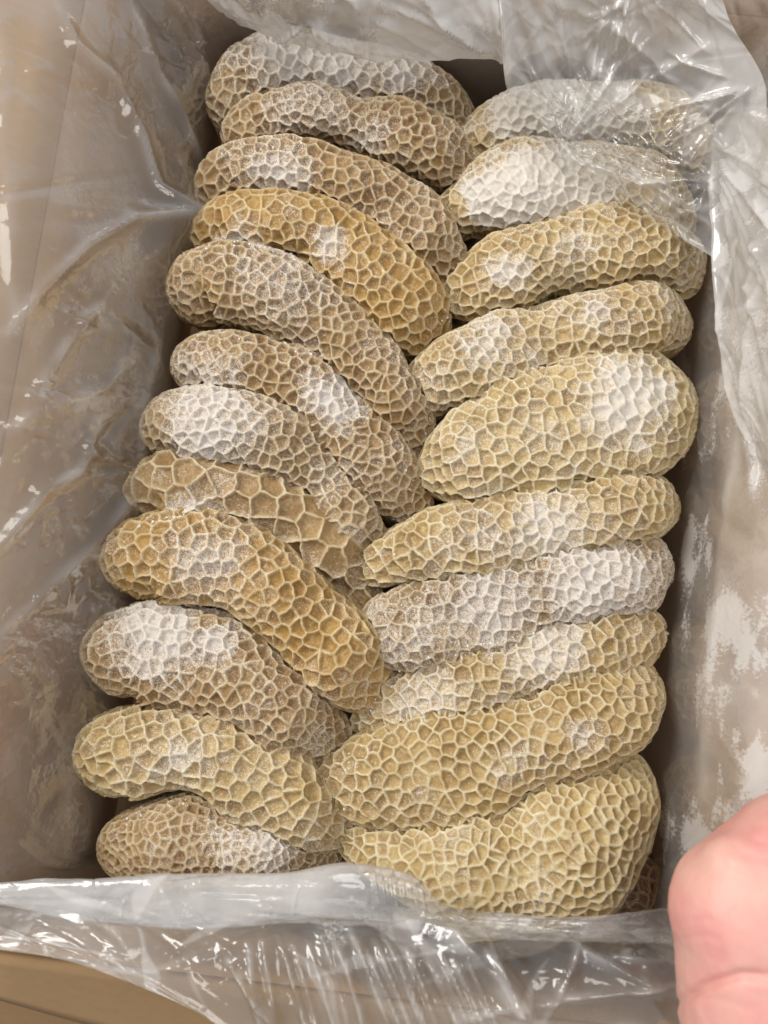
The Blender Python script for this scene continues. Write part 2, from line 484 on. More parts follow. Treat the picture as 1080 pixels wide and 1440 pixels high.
    for (fx, fy, r, a) in frost:
        dd = np.hypot(px[:, 0] - fx, px[:, 1] - fy) + wn
        fr = np.maximum(fr, fr * 0.4 + a * (0.80 + 0.14 * (cell_tone - 0.5)) * (1 - sstep(0.0, r * 1.6, dd)) ** 0.8)
    fr = np.clip(fr, 0, 1) * sstep(-0.25, 0.25, nrm[:, 2])
    fill = 1 - 0.25 * sstep(0.4, 1.0, fr)
    fill = fill * (1 - 0.45 * worn); ridge = ridge * (1 - 0.6 * worn)
    fill = fill * (0.75 + 0.25 * sstep(0.0, 0.6, np.abs(fbm(flatP, 0.03, seed + 31, 2)) * 2))
    kc = np.repeat(sstep(0.05, 0.5, capf), nv)
    sc_ = min(1.25, cell / 0.0125) ** 0.7
    disp = (0.0010 * ridge - 0.0036 * sc_ * pit * cell_deep * fill + 0.0009 * web * pit * fill) * kc
    disp += (0.00032 * noise(flatP, 0.0015, seed + 21) + 0.0003 * noise(flatP, 0.0032, seed + 22)) * (0.7 + 0.8 * fr)
    V = flatP + nrm * disp[:, None]
    n0 = len(V)
    V = np.vstack([V, C[0], C[-1]])
    Fq = grid_faces(ns, nv, True)
    o = mesh('tripe_piece', V, Fq, MT, None, {'ridge': np.append(rcol, [0, 0]), 'web': np.append(web * pit, [0, 0]), 'frost': np.append(fr, [0, 0]), 'cell_tone': np.append(cell_tone, [0, 0])})
    o.color = tuple(tint) + (1,)
    tag(o, label, 'tripe', group)
    # loose frost crystals standing on the powdered areas
    pr = np.clip(fr - 0.30, 0, 1) ** 1.3 * (nrm[:, 2] > 0.1)
    ng = int(min(2600, 300 + pr.sum() * 0.25))
    if pr.sum() > 5:
        pk = rng.choice(n0, ng, p=pr / pr.sum())
        base = V[:n0][pk] + nrm[pk] * 0.0001
        r = 0.00016 + 0.00034 * rng.random(ng) ** 2.5
        tet = np.array([[1, 1, 1], [1, -1, -1], [-1, 1, -1], [-1, -1, 1]]) / 1.7
        A = rng.normal(size=(ng, 3, 3)); Qm, _r = np.linalg.qr(A)
        G = (tet[None] @ Qm) * r[:, None, None] * rng.uniform(0.6, 1.5, (ng, 1, 3)) + base[:, None]
        Ft = np.array([[0, 1, 2], [0, 3, 1], [0, 2, 3], [1, 3, 2]])[None] + 4 * np.arange(ng)[:, None, None]
        f = mesh('frost', G.reshape(-1, 3), Ft.reshape(-1, 3), MF, o, smooth=False)
        f['kind'] = 'stuff'
    return o


BROWN = (0.50, 0.365, 0.205); GREY = (0.52, 0.405, 0.26); GOLD = (0.62, 0.44, 0.17); PALE = (0.70, 0.58, 0.33); CREAM = (0.79, 0.69, 0.43)
PIECES = [
    (dict(line=[(324, 175, 34), (335, 122, 44), (400, 92, 46), (480, 105, 42), (560, 120, 40), (620, 145, 36), (668, 170, 24)], tint=GREY, cell=0.0125, frost=[(400, 70, 70, 1), (560, 78, 60, 1), (480, 75, 60, 1)], z=-0.006, group=GL),
     'topmost left tripe piece, its frosted upper edge touching the plastic fold'),
    (dict(line=[(330, 210, 30), (355, 170, 36), (420, 160, 36), (500, 174, 42), (570, 200, 46), (630, 226, 42), (682, 245, 24)], tint=BROWN, powder=0.20, cell=0.012, frost=[(440, 150, 80, .55), (520, 200, 40, .6)], z=0.0, group=GL),
     'second tripe piece from the top on the left, brownish with a crusted back'),
    (dict(line=[(299, 292, 32), (320, 250, 40), (380, 242, 42), (450, 252, 42), (520, 280, 48), (578, 325, 48), (622, 365, 40), (652, 392, 22)], tint=BROWN, powder=0.20, cell=0.0125, frost=[(395, 245, 55, .75)], z=0.0, group=GL),
     'third tripe piece down on the left, with a whitish smear near its left end'),
    (dict(line=[(284, 352, 28), (310, 318, 34), (370, 320, 40), (440, 330, 48), (500, 368, 54), (555, 418, 54), (602, 460, 46), (634, 480, 22)], tint=GOLD, cell=0.0135, frost=[(458, 346, 26, .85), (340, 352, 40, .8)], powder=0.12, z=0.001, group=GL),
     'golden tripe piece near the top left with a small white frost spot on it'),
    (dict(line=[(267, 450, 40), (290, 408, 52), (350, 408, 54), (420, 438, 50), (480, 474, 46), (530, 525, 42), (568, 580, 37), (596, 626, 20)], tint=BROWN, powder=0.20, cell=0.0115, frost=[(400, 385, 75, .55), (350, 380, 40, .5)], z=0.002, group=GL),
     'long brown tripe piece directly below the golden piece that has the white spot'),
    (dict(line=[(255, 545, 32), (285, 512, 42), (350, 518, 44), (410, 538, 46), (460, 578, 47), (510, 632, 46), (557, 686, 39), (594, 724, 20)], tint=BROWN, powder=0.20, cell=0.0115, frost=[(470, 560, 50, .85), (280, 520, 45, .6)], z=0.001, group=GL),
     'sixth tripe piece down on the left, a dull powdered patch on its bend'),
    (dict(line=[(218, 640, 38), (245, 604, 48), (310, 600, 50), (372, 616, 47), (428, 652, 40), (474, 702, 35), (514, 745, 27), (545, 770, 15)], tint=GREY, cell=0.0125, frost=[(300, 595, 85, .85)], z=0.003, group=GL),
     'tripe piece on the left whose whole back is coated in grey pinkish frost'),
    (dict(line=[(200, 728, 34), (225, 693, 46), (290, 688, 46), (355, 698, 44), (412, 724, 42), (458, 768, 42), (492, 812, 32), (518, 845, 18)], tint=(0.58, 0.45, 0.27), cell=0.0225, frost=[(265, 722, 36, 1)], powder=0.18, z=-0.002, group=GL, ridge_w=0.0011),
     'tripe piece with unusually large open cells, white frost lump at its front'),
    (dict(line=[(178, 838, 46), (205, 795, 62), (270, 782, 64), (340, 795, 62), (400, 840, 60), (452, 896, 56), (502, 948, 44), (548, 978, 24)], tint=GOLD, cell=0.0135, frost=[(290, 790, 75, .6)], powder=0.18, z=0.006, group=GL),
     'fat golden yellow tripe piece bending down to the right in the lower left column'),
    (dict(line=[(146, 975, 46), (180, 930, 66), (250, 925, 68), (320, 942, 62), (380, 982, 56), (432, 1022, 46), (480, 1054, 26)], tint=BROWN, powder=0.20, cell=0.0125, frost=[(220, 890, 70, 0.95), (300, 900, 40, .8)], z=0.002, group=GL),
     'brown tripe piece with a broad white frosted crown below the fat golden one'),
    (dict(line=[(124, 1112, 40), (163, 1066, 58), (235, 1050, 58), (300, 1058, 54), (360, 1090, 52), (410, 1126, 46), (458, 1162, 34), (496, 1184, 18)], tint=PALE, cell=0.0145, frost=[(255, 1075, 50, .6)], z=0.004, group=GL),
     'arched pale tan tripe piece second from the bottom on the left, hollow beneath its arch'),
    (dict(line=[(132, 1222, 28), (185, 1192, 44), (260, 1182, 52), (330, 1190, 50), (400, 1208, 42), (480, 1222, 22)], tint=BROWN, powder=0.20, cell=0.0088, frost=[(370, 1185, 50, .75), (330, 1190, 40, .5)], z=0.0, group=GL, ridge_w=0.0008),
     'bottom left tripe piece with the finest pitted cells, half under the rolled plastic edge'),
    # right column
    (dict(line=[(660, 190, 24), (715, 172, 38), (800, 165, 42), (880, 170, 44), (960, 190, 42), (1016, 212, 28)], tint=PALE, cell=0.0115, frost=[(770, 160, 70, 1.7), (860, 150, 60, 1.0)], z=-0.004, group=GR),
     'topmost right tripe piece lying under the clear plastic drape'),
    (dict(line=[(625, 300, 28), (690, 278, 54), (760, 264, 60), (840, 266, 60), (920, 292, 54), (990, 320, 36)], tint=PALE, cell=0.0125, frost=[(712, 272, 55, 1.75), (790, 265, 85, 1.15)], z=-0.001, group=GR),
     'second tripe piece down on the right, its bright white ice patch beside the drape edge'),
    (dict(line=[(636, 416, 28), (700, 390, 44), (780, 362, 52), (860, 352, 52), (940, 366, 46), (998, 388, 30)], tint=PALE, cell=0.0125, frost=[(712, 382, 36, .85), (800, 350, 50, .5)], z=0.0, group=GR),
     'third tripe piece down on the right, just below the lower edge of the plastic drape'),
    (dict(line=[(580, 552, 36), (650, 522, 54), (740, 490, 54), (830, 466, 52), (920, 447, 48), (990, 446, 32)], tint=PALE, cell=0.0125, frost=[(685, 480, 40, .7), (840, 440, 36, .7)], powder=0.3, z=0.001, group=GR),
     'straight tan tripe piece fourth down on the right, just above the broad one'),
    (dict(line=[(594, 668, 30), (660, 645, 66), (740, 618, 84), (820, 596, 94), (900, 573, 92), (955, 558, 74), (990, 548, 46)], tint=CREAM, cell=0.0135, frost=[(885, 560, 70, 1.0), (660, 620, 40, .5), (760, 600, 50, .4)], z=0.002, height=1.1, group=GR),
     'broad tripe piece mid right, a large white frost patch near its right end'),
    (dict(line=[(508, 800, 24), (575, 779, 46), (660, 758, 52), (750, 739, 53), (840, 722, 50), (920, 712, 46), (968, 714, 32)], tint=PALE, cell=0.0132, frost=[(770, 738, 75, .75), (690, 750, 40, .6)], z=0.001, group=GR),
     'slim tapering tripe piece lying just below the broadest one on the right'),
    (dict(line=[(514, 896, 40), (585, 882, 58), (670, 857, 58), (750, 832, 54), (850, 813, 52), (920, 803, 46), (962, 802, 30)], tint=GREY, cell=0.0125, frost=[(840, 810, 90, .85), (700, 850, 75, .7), (590, 880, 40, .5)], powder=0.35, z=0.0, group=GR),
     'heavily frosted greyish tripe piece in the lower middle of the right column'),
    (dict(line=[(508, 1018, 20), (580, 986, 40), (660, 955, 50), (740, 930, 52), (820, 912, 50), (890, 895, 46), (950, 886, 30)], tint=PALE, cell=0.0128, frost=[(770, 905, 75, .75), (600, 980, 70, .6)], z=0.0, group=GR),
     'whitish dusted tripe piece directly under the heavily frosted greyish one at right'),
    (dict(line=[(450, 1100, 28), (530, 1095, 56), (610, 1080, 76), (700, 1054, 74), (790, 1020, 64), (865, 990, 56), (938, 950, 36)], tint=PALE, cell=0.0125, frost=[(740, 1060, 50, .5), (820, 1040, 30, .7)], powder=0.15, z=0.002, group=GR),
     'plump yellow tan tripe piece second from bottom at right, deep clean cells'),
    (dict(line=[(492, 1188, 22), (570, 1206, 48), (655, 1224, 66), (740, 1212, 80), (815, 1174, 80), (872, 1120, 61), (910, 1066, 33)], tint=CREAM, cell=0.0105, frost=[(770, 1260, 40, .4), (640, 1160, 60, .35)], powder=0.12, z=0.005, height=0.95, irregular=0.9, ridge_w=0.00105, group=GR),
     'big pale yellow tripe piece at the lower right corner with uneven thick cell walls'),
    (dict(line=[(820, 1292, 20), (870, 1262, 34), (912, 1205, 26)], tint=(0.36, 0.25, 0.16), cell=0.0125, frost=[(870, 1260, 30, .4)], powder=0.2, z=-0.028, dip=(0.004, 0.004), group=GR),
     'dark brown scrap of tripe deep in the lower right corner beneath the big pale piece'),
]
for k, (kw, lab) in enumerate(PIECES):
    roll(label=lab, seed=k + 1, **kw)


# loose ice crumbs caught in the creases between the pieces
def crumbs():
    rng = np.random.default_rng(77)
    lines = [([(684, 172), (645, 290), (632, 400), (612, 492), (598, 625), (562, 742), (522, 842), (556, 958), (500, 1050), (490, 1180)], 150, 9),
             ([(285, 365), (350, 350), (425, 372), (470, 408)], 70, 6), ([(200, 742), (250, 726), (310, 722)], 60, 6), ([(300, 222), (350, 208), (430, 205)], 35, 6),
             ([(270, 480), (360, 478), (440, 502)], 40, 6), ([(150, 870), (230, 855), (320, 862)], 40, 6), ([(170, 1160), (230, 1135), (280, 1122)], 40, 6), ([(620, 310), (690, 345), (770, 318)], 40, 6),
             ([(570, 600), (690, 562), (790, 524)], 25, 4), ([(560, 942), (700, 900), (850, 868)], 50, 5)]
    dg = bpy.context.evaluated_depsgraph_get()
    g5 = (1 + 5 ** 0.5) / 2
    ico = np.array([(-1, g5, 0), (1, g5, 0), (-1, -g5, 0), (1, -g5, 0), (0, -1, g5), (0, 1, g5), (0, -1, -g5), (0, 1, -g5), (g5, 0, -1), (g5, 0, 1), (-g5, 0, -1), (-g5, 0, 1)]) / 1.9
    fc = np.array([(0, 11, 5), (0, 5, 1), (0, 1, 7), (0, 7, 10), (0, 10, 11), (1, 5, 9), (5, 11, 4), (11, 10, 2), (10, 7, 6), (7, 1, 8), (3, 9, 4), (3, 4, 2), (3, 2, 6), (3, 6, 8), (3, 8, 9), (4, 9, 5), (2, 4, 11), (6, 2, 10), (8, 6, 7), (9, 8, 1)])
    V = []; Fs = []
    for pts, n, spread in lines:
        K = catmull(pts, 200)
        for _ in range(n):
            p = K[rng.integers(200)] + rng.normal(0, spread, 2)
            w = at(p[0], p[1], 0.0)
            hit, loc, nor, _i, _o, _m = sc.ray_cast(dg, Vector((w[0], w[1], 0.12)), Vector((0, 0, -1)))
            if not hit or loc.z < -0.05: continue
            r = 0.0003 + 0.0008 * rng.random() ** 2.5
            V.append(ico * rng.uniform(0.6, 1.35, (12, 3)) * r + np.array(loc) + np.array(nor) * r * 0.4)
            Fs.append(fc + 12 * len(Fs))
    o = mesh('ice_crumbs', np.vstack(V), np.vstack(Fs), MF, None, smooth=False)
    tag(o, 'loose white ice crumbs caught in the creases between the tripe pieces', None, kind='stuff')


crumbs()
# ------------------------------------------------------------------ the plastic liner
def seg_dist(Q, poly):
    """distance of 2D points Q to a polyline, and the fraction along it"""
    best = np.full(len(Q), 1e9); fr = np.zeros(len(Q))
    poly = np.asarray(poly, float); n = len(poly) - 1
    for i in range(n):
        a, b = poly[i], poly[i + 1]; ab = b - a
        t = np.clip(((Q - a) @ ab) / (ab @ ab), 0, 1)
        d = np.linalg.norm(Q - a - t[:, None] * ab, axis=1)
        m = d < best; best[m] = d[m]; fr[m] = (i + t[m]) / n
    return best, fr


def crease_haze(Q, folds, a=0.30):
    """a fold is several layers of film: milkier along its line"""
    h = np.zeros(len(Q))
    for pts, amp, wd in folds:
        d, f = seg_dist(Q, pts)
        h = np.maximum(h, a * min(1.0, amp / 0.008) * np.exp(-(d / (wd * 0.8)) ** 2) * (0.6 + 0.4 * np.sin(f * 17 + amp * 900)))
    return h


def creases(Q, folds):
    """sharp-topped folds at polylines (pixels of the photograph): (points, height m, half width px)"""
    h = np.zeros(len(Q))
    for pts, a, wd in folds:
        d, f = seg_dist(Q, pts)
        h += a * np.exp(-d / wd) * np.clip(np.sin(math.pi * np.clip(f, 0.02, 0.98)) * 2.0, 0.25, 1)
    return h


def crumple(Q, rng, n, size, amp, angle=None, spread=3.2, lo=0.15, hi=0.8):
    """random straight creases in a sheet; Q in metres"""
    lo_, hi_ = Q.min(0), Q.max(0)
    h = np.zeros(len(Q))
    for _ in range(n):
        c = lo_ + rng.random(2) * (hi_ - lo_)
        a = (angle if angle is not None else 0) + rng.uniform(-spread / 2, spread / 2)
        ln = size * rng.uniform(0.4, 1.4); d = np.array([math.cos(a), math.sin(a)])
        r = Q - c; u = r @ d; v = r @ np.array([-d[1], d[0]])
        wd = size * rng.uniform(lo, hi) * 0.3
        h += amp * rng.uniform(-1, 1) * np.clip(1 - np.abs(v) / wd, 0, 1) * np.clip(1 - (u / ln) ** 2, 0, 1)
    return h


def sheet_normals(P):
    n = np.cross(np.gradient(P, axis=0), np.gradient(P, axis=1))
    n /= np.linalg.norm(n, axis=2)[..., None] + 1e-12
    return n


def lattice(ctrl, nu, nv):
    """bicubic sheet through a control net of (px, py, z)"""
    ctrl = np.asarray(ctrl, float)
    Pw = at(ctrl[..., 0], ctrl[..., 1], ctrl[..., 2])

    def res(A, n):
        out = np.empty((n,) + A.shape[1:])
        m = len(A) - 1
        t = np.linspace(0, m, n); i = np.minimum(t.astype(int), m - 1); f = (t - i).reshape((-1,) + (1,) * (A.ndim - 1))
        E = np.concatenate([2 * A[:1] - A[1:2], A, 2 * A[-1:] - A[-2:-1]])
        p0, p1, p2, p3 = E[i], E[i + 1], E[i + 2], E[i + 3]
        return 0.5 * (2 * p1 + (p2 - p0) * f + (2 * p0 - 5 * p1 + 4 * p2 - p3) * f ** 2 + (3 * p1 - p0 - 3 * p2 + p3) * f ** 3)
    A = res(Pw, nu)
    return np.swapaxes(res(np.swapaxes(A, 0, 1), nv), 0, 1)


def layers(Q, rng, n, amount, mask=1.0):
    """where the thin film lies double: long sharp-edged wedges"""
    lo_, hi_ = Q.min(0), Q.max(0); h = np.zeros(len(Q))
    for _ in range(n):
        c = lo_ + rng.random(2) * (hi_ - lo_); a = rng.uniform(0, math.pi); d = np.array([math.cos(a), math.sin(a)])
        r = Q - c; u = r @ d; v = r @ np.array([-d[1], d[0]])
        ln = rng.uniform(0.02, 0.09); wd = rng.uniform(0.002, 0.02)
        w = wd * np.clip(1 - np.abs(u / ln), 0, 1) * (1 + 0.3 * np.sin(u * 130 + c[0] * 50))
        h += amount * rng.uniform(0.4, 1.0) * sstep(0, 0.0012, v) * sstep(0, 0.003, w - v)
    return h * mask


liner = tag(empty('plastic_liner', (0, 0, 0)), 'crumpled clear plastic bag lining the carton, frosted and folded back over its rim', 'bag')


def finish_sheet(name, P, h, haze, ice, flip=False):
    n = sheet_normals(P)
    if flip: n = -n
    V = P + n * h.reshape(P.shape[0], P.shape[1], 1)
    return mesh(name, V.reshape(-1, 3), grid_faces(P.shape[0], P.shape[1]), MP, liner, {'haze': np.clip(haze, 0, 1), 'ice': np.clip(ice, 0, 1)})


def bag_ring():
    rng = np.random.default_rng(5)
    inset = 0.006; r = 0.034
    x0, x1, y0, y1 = XL + inset, XR - inset, YB + inset, YT - inset
    # perimeter with rounded corners, start in the middle of the front side, counter-clockwise
    pts = []; nor = []
    step = 0.0019

    def line(a, b, n):
        m = max(2, int(np.linalg.norm(np.subtract(b, a)) / step))
        for t in np.linspace(0, 1, m, endpoint=False):
            pts.append(np.add(a, t * np.subtract(b, a))); nor.append(n)

    def arc(c, a0):
        m = int(r * math.pi / 2 / step) + 14
        for t in np.linspace(a0, a0 + math.pi / 2, m, endpoint=False):
            nn = (math.cos(t), math.sin(t)); pts.append((c[0] + r * nn[0], c[1] + r * nn[1])); nor.append(nn)
    line((x0 + r, y0), (x1 - r, y0), (0, -1)); arc((x1 - r, y0 + r), -math.pi / 2)
    line((x1, y0 + r), (x1, y1 - r), (1, 0)); arc((x1 - r, y1 - r), 0)
    line((x1 - r, y1), (x0 + r, y1), (0, 1)); arc((x0 + r, y1 - r), math.pi / 2)
    line((x0, y1 - r), (x0, y0 + r), (-1, 0)); arc((x0 + r, y0 + r), math.pi)
    B = np.array(pts); N = np.array(nor)
    npt = len(B)
    s = np.concatenate([[0], np.cumsum(np.linalg.norm(np.diff(B, axis=0), axis=1))])
    left = np.clip(-N[:, 0], 0, 1); right = np.clip(N[:, 0], 0, 1); top = np.clip(N[:, 1], 0, 1); front = np.clip(-N[:, 1], 0, 1)
    wt = np.stack([left, right, top, front], 1) ** 2; wt /= wt.sum(1)[:, None]
    #            (outward, z) down the wall, over the rim, along the flap
    prof = np.array([
        [(0.000, -0.150), (-0.011, -0.060), (-0.015, -0.018), (0.008, 0.016), (0.034, 0.048), (0.056, 0.068), (0.120, 0.110), (0.215, 0.155)],
        [(0.002, -0.150), (-0.006, -0.055), (-0.005, -0.005), (0.006, 0.035), (0.024, 0.064), (0.070, 0.112), (0.115, 0.150), (0.140, 0.172)],
        [(0.002, -0.150), (-0.002, -0.040), (-0.001, 0.010), (0.000, 0.046), (0.012, 0.066), (0.050, 0.084), (0.080, 0.096), (0.100, 0.104)],
        [(0.002, -0.150), (-0.002, -0.040), (-0.001, 0.010), (0.001, 0.040), (0.002, 0.048), (0.003, 0.054), (0.004, 0.058), (0.006, 0.060)]])
    nt_ = 160
    dense = np.stack([catmull(p, nt_) for p in prof])           # 4, nt, 2
    O = np.einsum('pk,ktc->ptc', wt, dense)
    # the film stops short of the flaps at the near left and far right corners
    lim = 1 - 0.50 * (wt[:, 0] + wt[:, 3] * (B[:, 0] < 0)) * sstep(-0.20, -0.262, B[:, 1]) - 0.40 * wt[:, 1] * sstep(0.20, 0.30, B[:, 1])
    lim = np.convolve(np.pad(lim, 20, mode='wrap'), np.ones(41) / 41, 'valid')
    tq = np.linspace(0, 1, nt_)
    O = np.stack([np.stack([np.interp(tq * lim[p], tq, O[p, :, c]) for c in range(2)], 1) for p in range(npt)])
    P = np.empty((npt, nt_, 3))
    P[..., :2] = B[:, None] + N[:, None] * O[..., :1]
    P[..., 2] = O[..., 1]
    fl_ = P.reshape(-1, 3); q = pix(fl_)
    Q2 = np.stack([np.repeat(s, nt_), np.tile(np.linspace(0, 0.38, nt_), npt)], 1)
    tt = np.tile(np.linspace(0, 1, nt_), npt)
    Lm = np.repeat(wt[:, 0], nt_); Rm = np.repeat(wt[:, 1], nt_); Tm = np.repeat(wt[:, 2], nt_); Fm = np.repeat(wt[:, 3], nt_)
    side = Lm + Rm + Tm + 0.25 * Fm
    h = 0.006 * (fbm(fl_, 0.07, 71, 2)) + crumple(Q2, rng, 110, 0.05, 0.0022) + crumple(Q2, rng, 50, 0.09, 0.0028, 0.9, 1.0, 0.1, 0.35)
    h += crumple(Q2, rng, 260, 0.02, 0.0011)
    h *= sstep(0.10, 0.3, tt) * side
    folds = [([(2, -20), (10, 250), (22, 460)], 0.004, 12),
             ([(75, -10), (105, 65), (165, 110), (200, 190), (222, 260), (262, 300)], 0.010, 9),
             ([(185, -5), (215, 90), (250, 150), (285, 230)], 0.006, 7),
             ([(276, 303), (190, 305), (120, 345), (60, 405), (10, 470)], 0.012, 9),
             ([(140, 430), (95, 480), (65, 530), (52, 575)], 0.008, 9),
             ([(0, 610), (60, 575), (150, 545), (190, 500)], 0.006, 12),
             ([(138, 590), (110, 660), (60, 690), (20, 740), (-20, 800)], 0.010, 10),
             ([(235, 420), (215, 540), (200, 620), (170, 740)], 0.004, 8),
             ([(0, 900), (60, 840), (140, 760), (190, 690)], 0.006, 12),
             ([(270, 20), (285, 90), (300, 150)], 0.005, 7),
             ([(1040, 560), (1020, 700), (1010, 860), (990, 1000), (985, 1120)], 0.005, 14),
             ([(1075, 500), (1045, 600), (1060, 700)], 0.005, 8)]
    h += 0.6 * creases(q, folds)
    for cx, cy, rr in ((170, 150, 40), (230, 60, 40), (60, 100, 50), (200, 520, 40), (160, 760, 50), (80, 830, 40), (112, 432, 38), (12, 620, 60), (128, 640, 34), (40, 720, 45), (60, 545, 25), (20, 900, 60), (265, 75, 26)):
        g_ = np.exp(-((q[:, 0] - cx) ** 2 + (q[:, 1] - cy) ** 2) / rr ** 2)
        m_ = (g_ > 0.02) & (Lm > 0.5)
        if m_.any(): h[m_] += g_[m_] * (crumple(Q2[m_], rng, 50, 0.016, 0.0045) + crumple(Q2[m_], rng, 70, 0.008, 0.0022))
    # the bulge pushed against the tripe on the upper left
    bd = np.hypot(q[:, 0] - 268, q[:, 1] - 300)
    h += 0.020 * np.exp(-(bd / 42) ** 2) * Lm
    h = np.maximum(h, -0.003)
    haze = 0.08 + 0.09 * fbm(fl_, 0.05, 77, 3) + 0.03 * Lm + 0.06 * Rm + (0.16 - 0.10 * sstep(0.2, 0.4, tt)) * Rm + 0.05 * Lm * sstep(0.36, 0.6, tt) + 0.24 * Tm + 0.16 * Rm * sstep(0.3, 0.5, tt) + layers(Q2, rng, 26, 0.13, side * (1 - 0.4 * Lm)) + crease_haze(q, folds)
    # frost rubbed onto the film in streaks
    st = fl_.copy(); st[:, 1] *= 0.45
    ice = (0.40 + 0.80 * fbm(st, 0.020, 81, 4)) * Rm * (0.86 + 0.14 * sstep(0.25, 0.42, tt)) + 0.5 * Tm * (0.6 + 0.6 * fbm(fl_, 0.03, 83, 3))
    ice += Lm * np.clip(0.35 + 0.6 * fbm(fl_, 0.03, 86, 4), 0, 0.62) * 0.20
    ice += 0.2 * np.exp(-(np.hypot(q[:, 0] - 190, q[:, 1] - 510) / 25) ** 2)
    finish_sheet('bag_wall', P, h, haze, ice, flip=True)


bag_ring()


def loose_sheet(name, ctrl, folds, seed, haze, ice=None, spacing=0.0016, amp=1.0, extra=None, n=(60, 40, 160)):
    rng = np.random.default_rng(seed)
    ctrl = np.asarray(ctrl, float)
    Pw = at(ctrl[..., 0], ctrl[..., 1], ctrl[..., 2])
    lu = np.linalg.norm(np.diff(Pw, axis=0), axis=2).sum(0).max(); lv = np.linalg.norm(np.diff(Pw, axis=1), axis=2).sum(1).max()
    nu, nv = int(lu / spacing), int(lv / spacing)
    P = lattice(ctrl, nu, nv)
    fl_ = P.reshape(-1, 3); q = pix(fl_)
    U, Vv = np.meshgrid(np.linspace(0, lu, nu), np.linspace(0, lv, nv), indexing='ij')
    Q2 = np.stack([U.ravel(), Vv.ravel()], 1)
    h = amp * (0.004 * fbm(fl_, 0.05, seed, 2) + crumple(Q2, rng, n[0], 0.05, 0.0028) + crumple(Q2, rng, n[1], 0.08, 0.003, 0.8, 1.2, 0.08, 0.3) + crumple(Q2, rng, n[2], 0.016, 0.0010))
    h += creases(q, folds)
    if extra is not None: h += extra(q, fl_)
    hz = haze(q, fl_) if callable(haze) else np.full(len(q), haze)
    hz = hz + 0.12 * fbm(fl_, 0.03, seed + 3, 3) + layers(Q2, rng, 22, 0.22) + crease_haze(q, folds, 0.38)
    ic = ice(q, fl_) if ice is not None else np.zeros(len(q))
    n_ = sheet_normals(P)
    if n_[..., 2].mean() < 0: n_ = -n_
    V = P + n_ * h.reshape(nu, nv, 1)
    return mesh(name, V.reshape(-1, 3), grid_faces(nu, nv), MP, liner, {'haze': np.clip(hz, 0, 1), 'ice': np.clip(ic, 0, 1)})


rf = np.random.default_rng(31)


def fan(x, y, a0, a1, n, l0, l1, amp=0.0030, wd=(1.6, 3.8)):
    """fine pleats running out from a gathered point of the film"""
    out_ = []
    for _ in range(n):
        a = math.radians(rf.uniform(a0, a1)); l = rf.uniform(l0, l1); st = rf.uniform(0, 0.35) * l; k = rf.uniform(-0.18, 0.18)
        p = [(x + math.cos(a + k * t) * (st + (l - st) * t), y - math.sin(a + k * t) * (st + (l - st) * t)) for t in (0, 0.33, 0.66, 1)]
        out_.append((p, amp * rf.uniform(0.4, 1.2), rf.uniform(*wd)))
    return out_


# the back edge of the bag, folded in over the first pieces
loose_sheet('back_fold', [
    [(262, -120, .09), (360, -118, .095), (460, -110, .1), (600, -100, .1), (735, -80, .1)],
    [(280, -30, .06), (360, -30, .068), (440, -20, .072), (580, -8, .078), (728, 8, .07)],
    [(300, 10, .030), (360, 16, .040), (430, 26, .048), (565, 45, .055), (720, 48, .05)],
    [(335, 36, .006), (385, 52, .014), (450, 70, .020), (572, 84, .028), (704, 78, .034)]],
    [([(440, 20), (480, 60), (560, 88)], 0.006, 10), ([(575, 85), (640, 97), (702, 82)], 0.004, 9), ([(700, -10), (707, 60), (714, 130)], 0.010, 8),
     ([(500, 0), (520, 60)], 0.004, 8), ([(600, 5), (630, 40), (690, 60)], 0.004, 8)] + fan(706, 75, 95, 178, 16, 60, 220, 0.003) + fan(440, 30, 200, 340, 9, 40, 110, 0.003), 201,
    lambda q, p: 0.34 + 0.30 * sstep(480, 600, q[:, 0]),
    lambda q, p: 0.55 + 0.5 * fbm(p, 0.025, 300, 3), amp=0.6, n=(50, 40, 60))
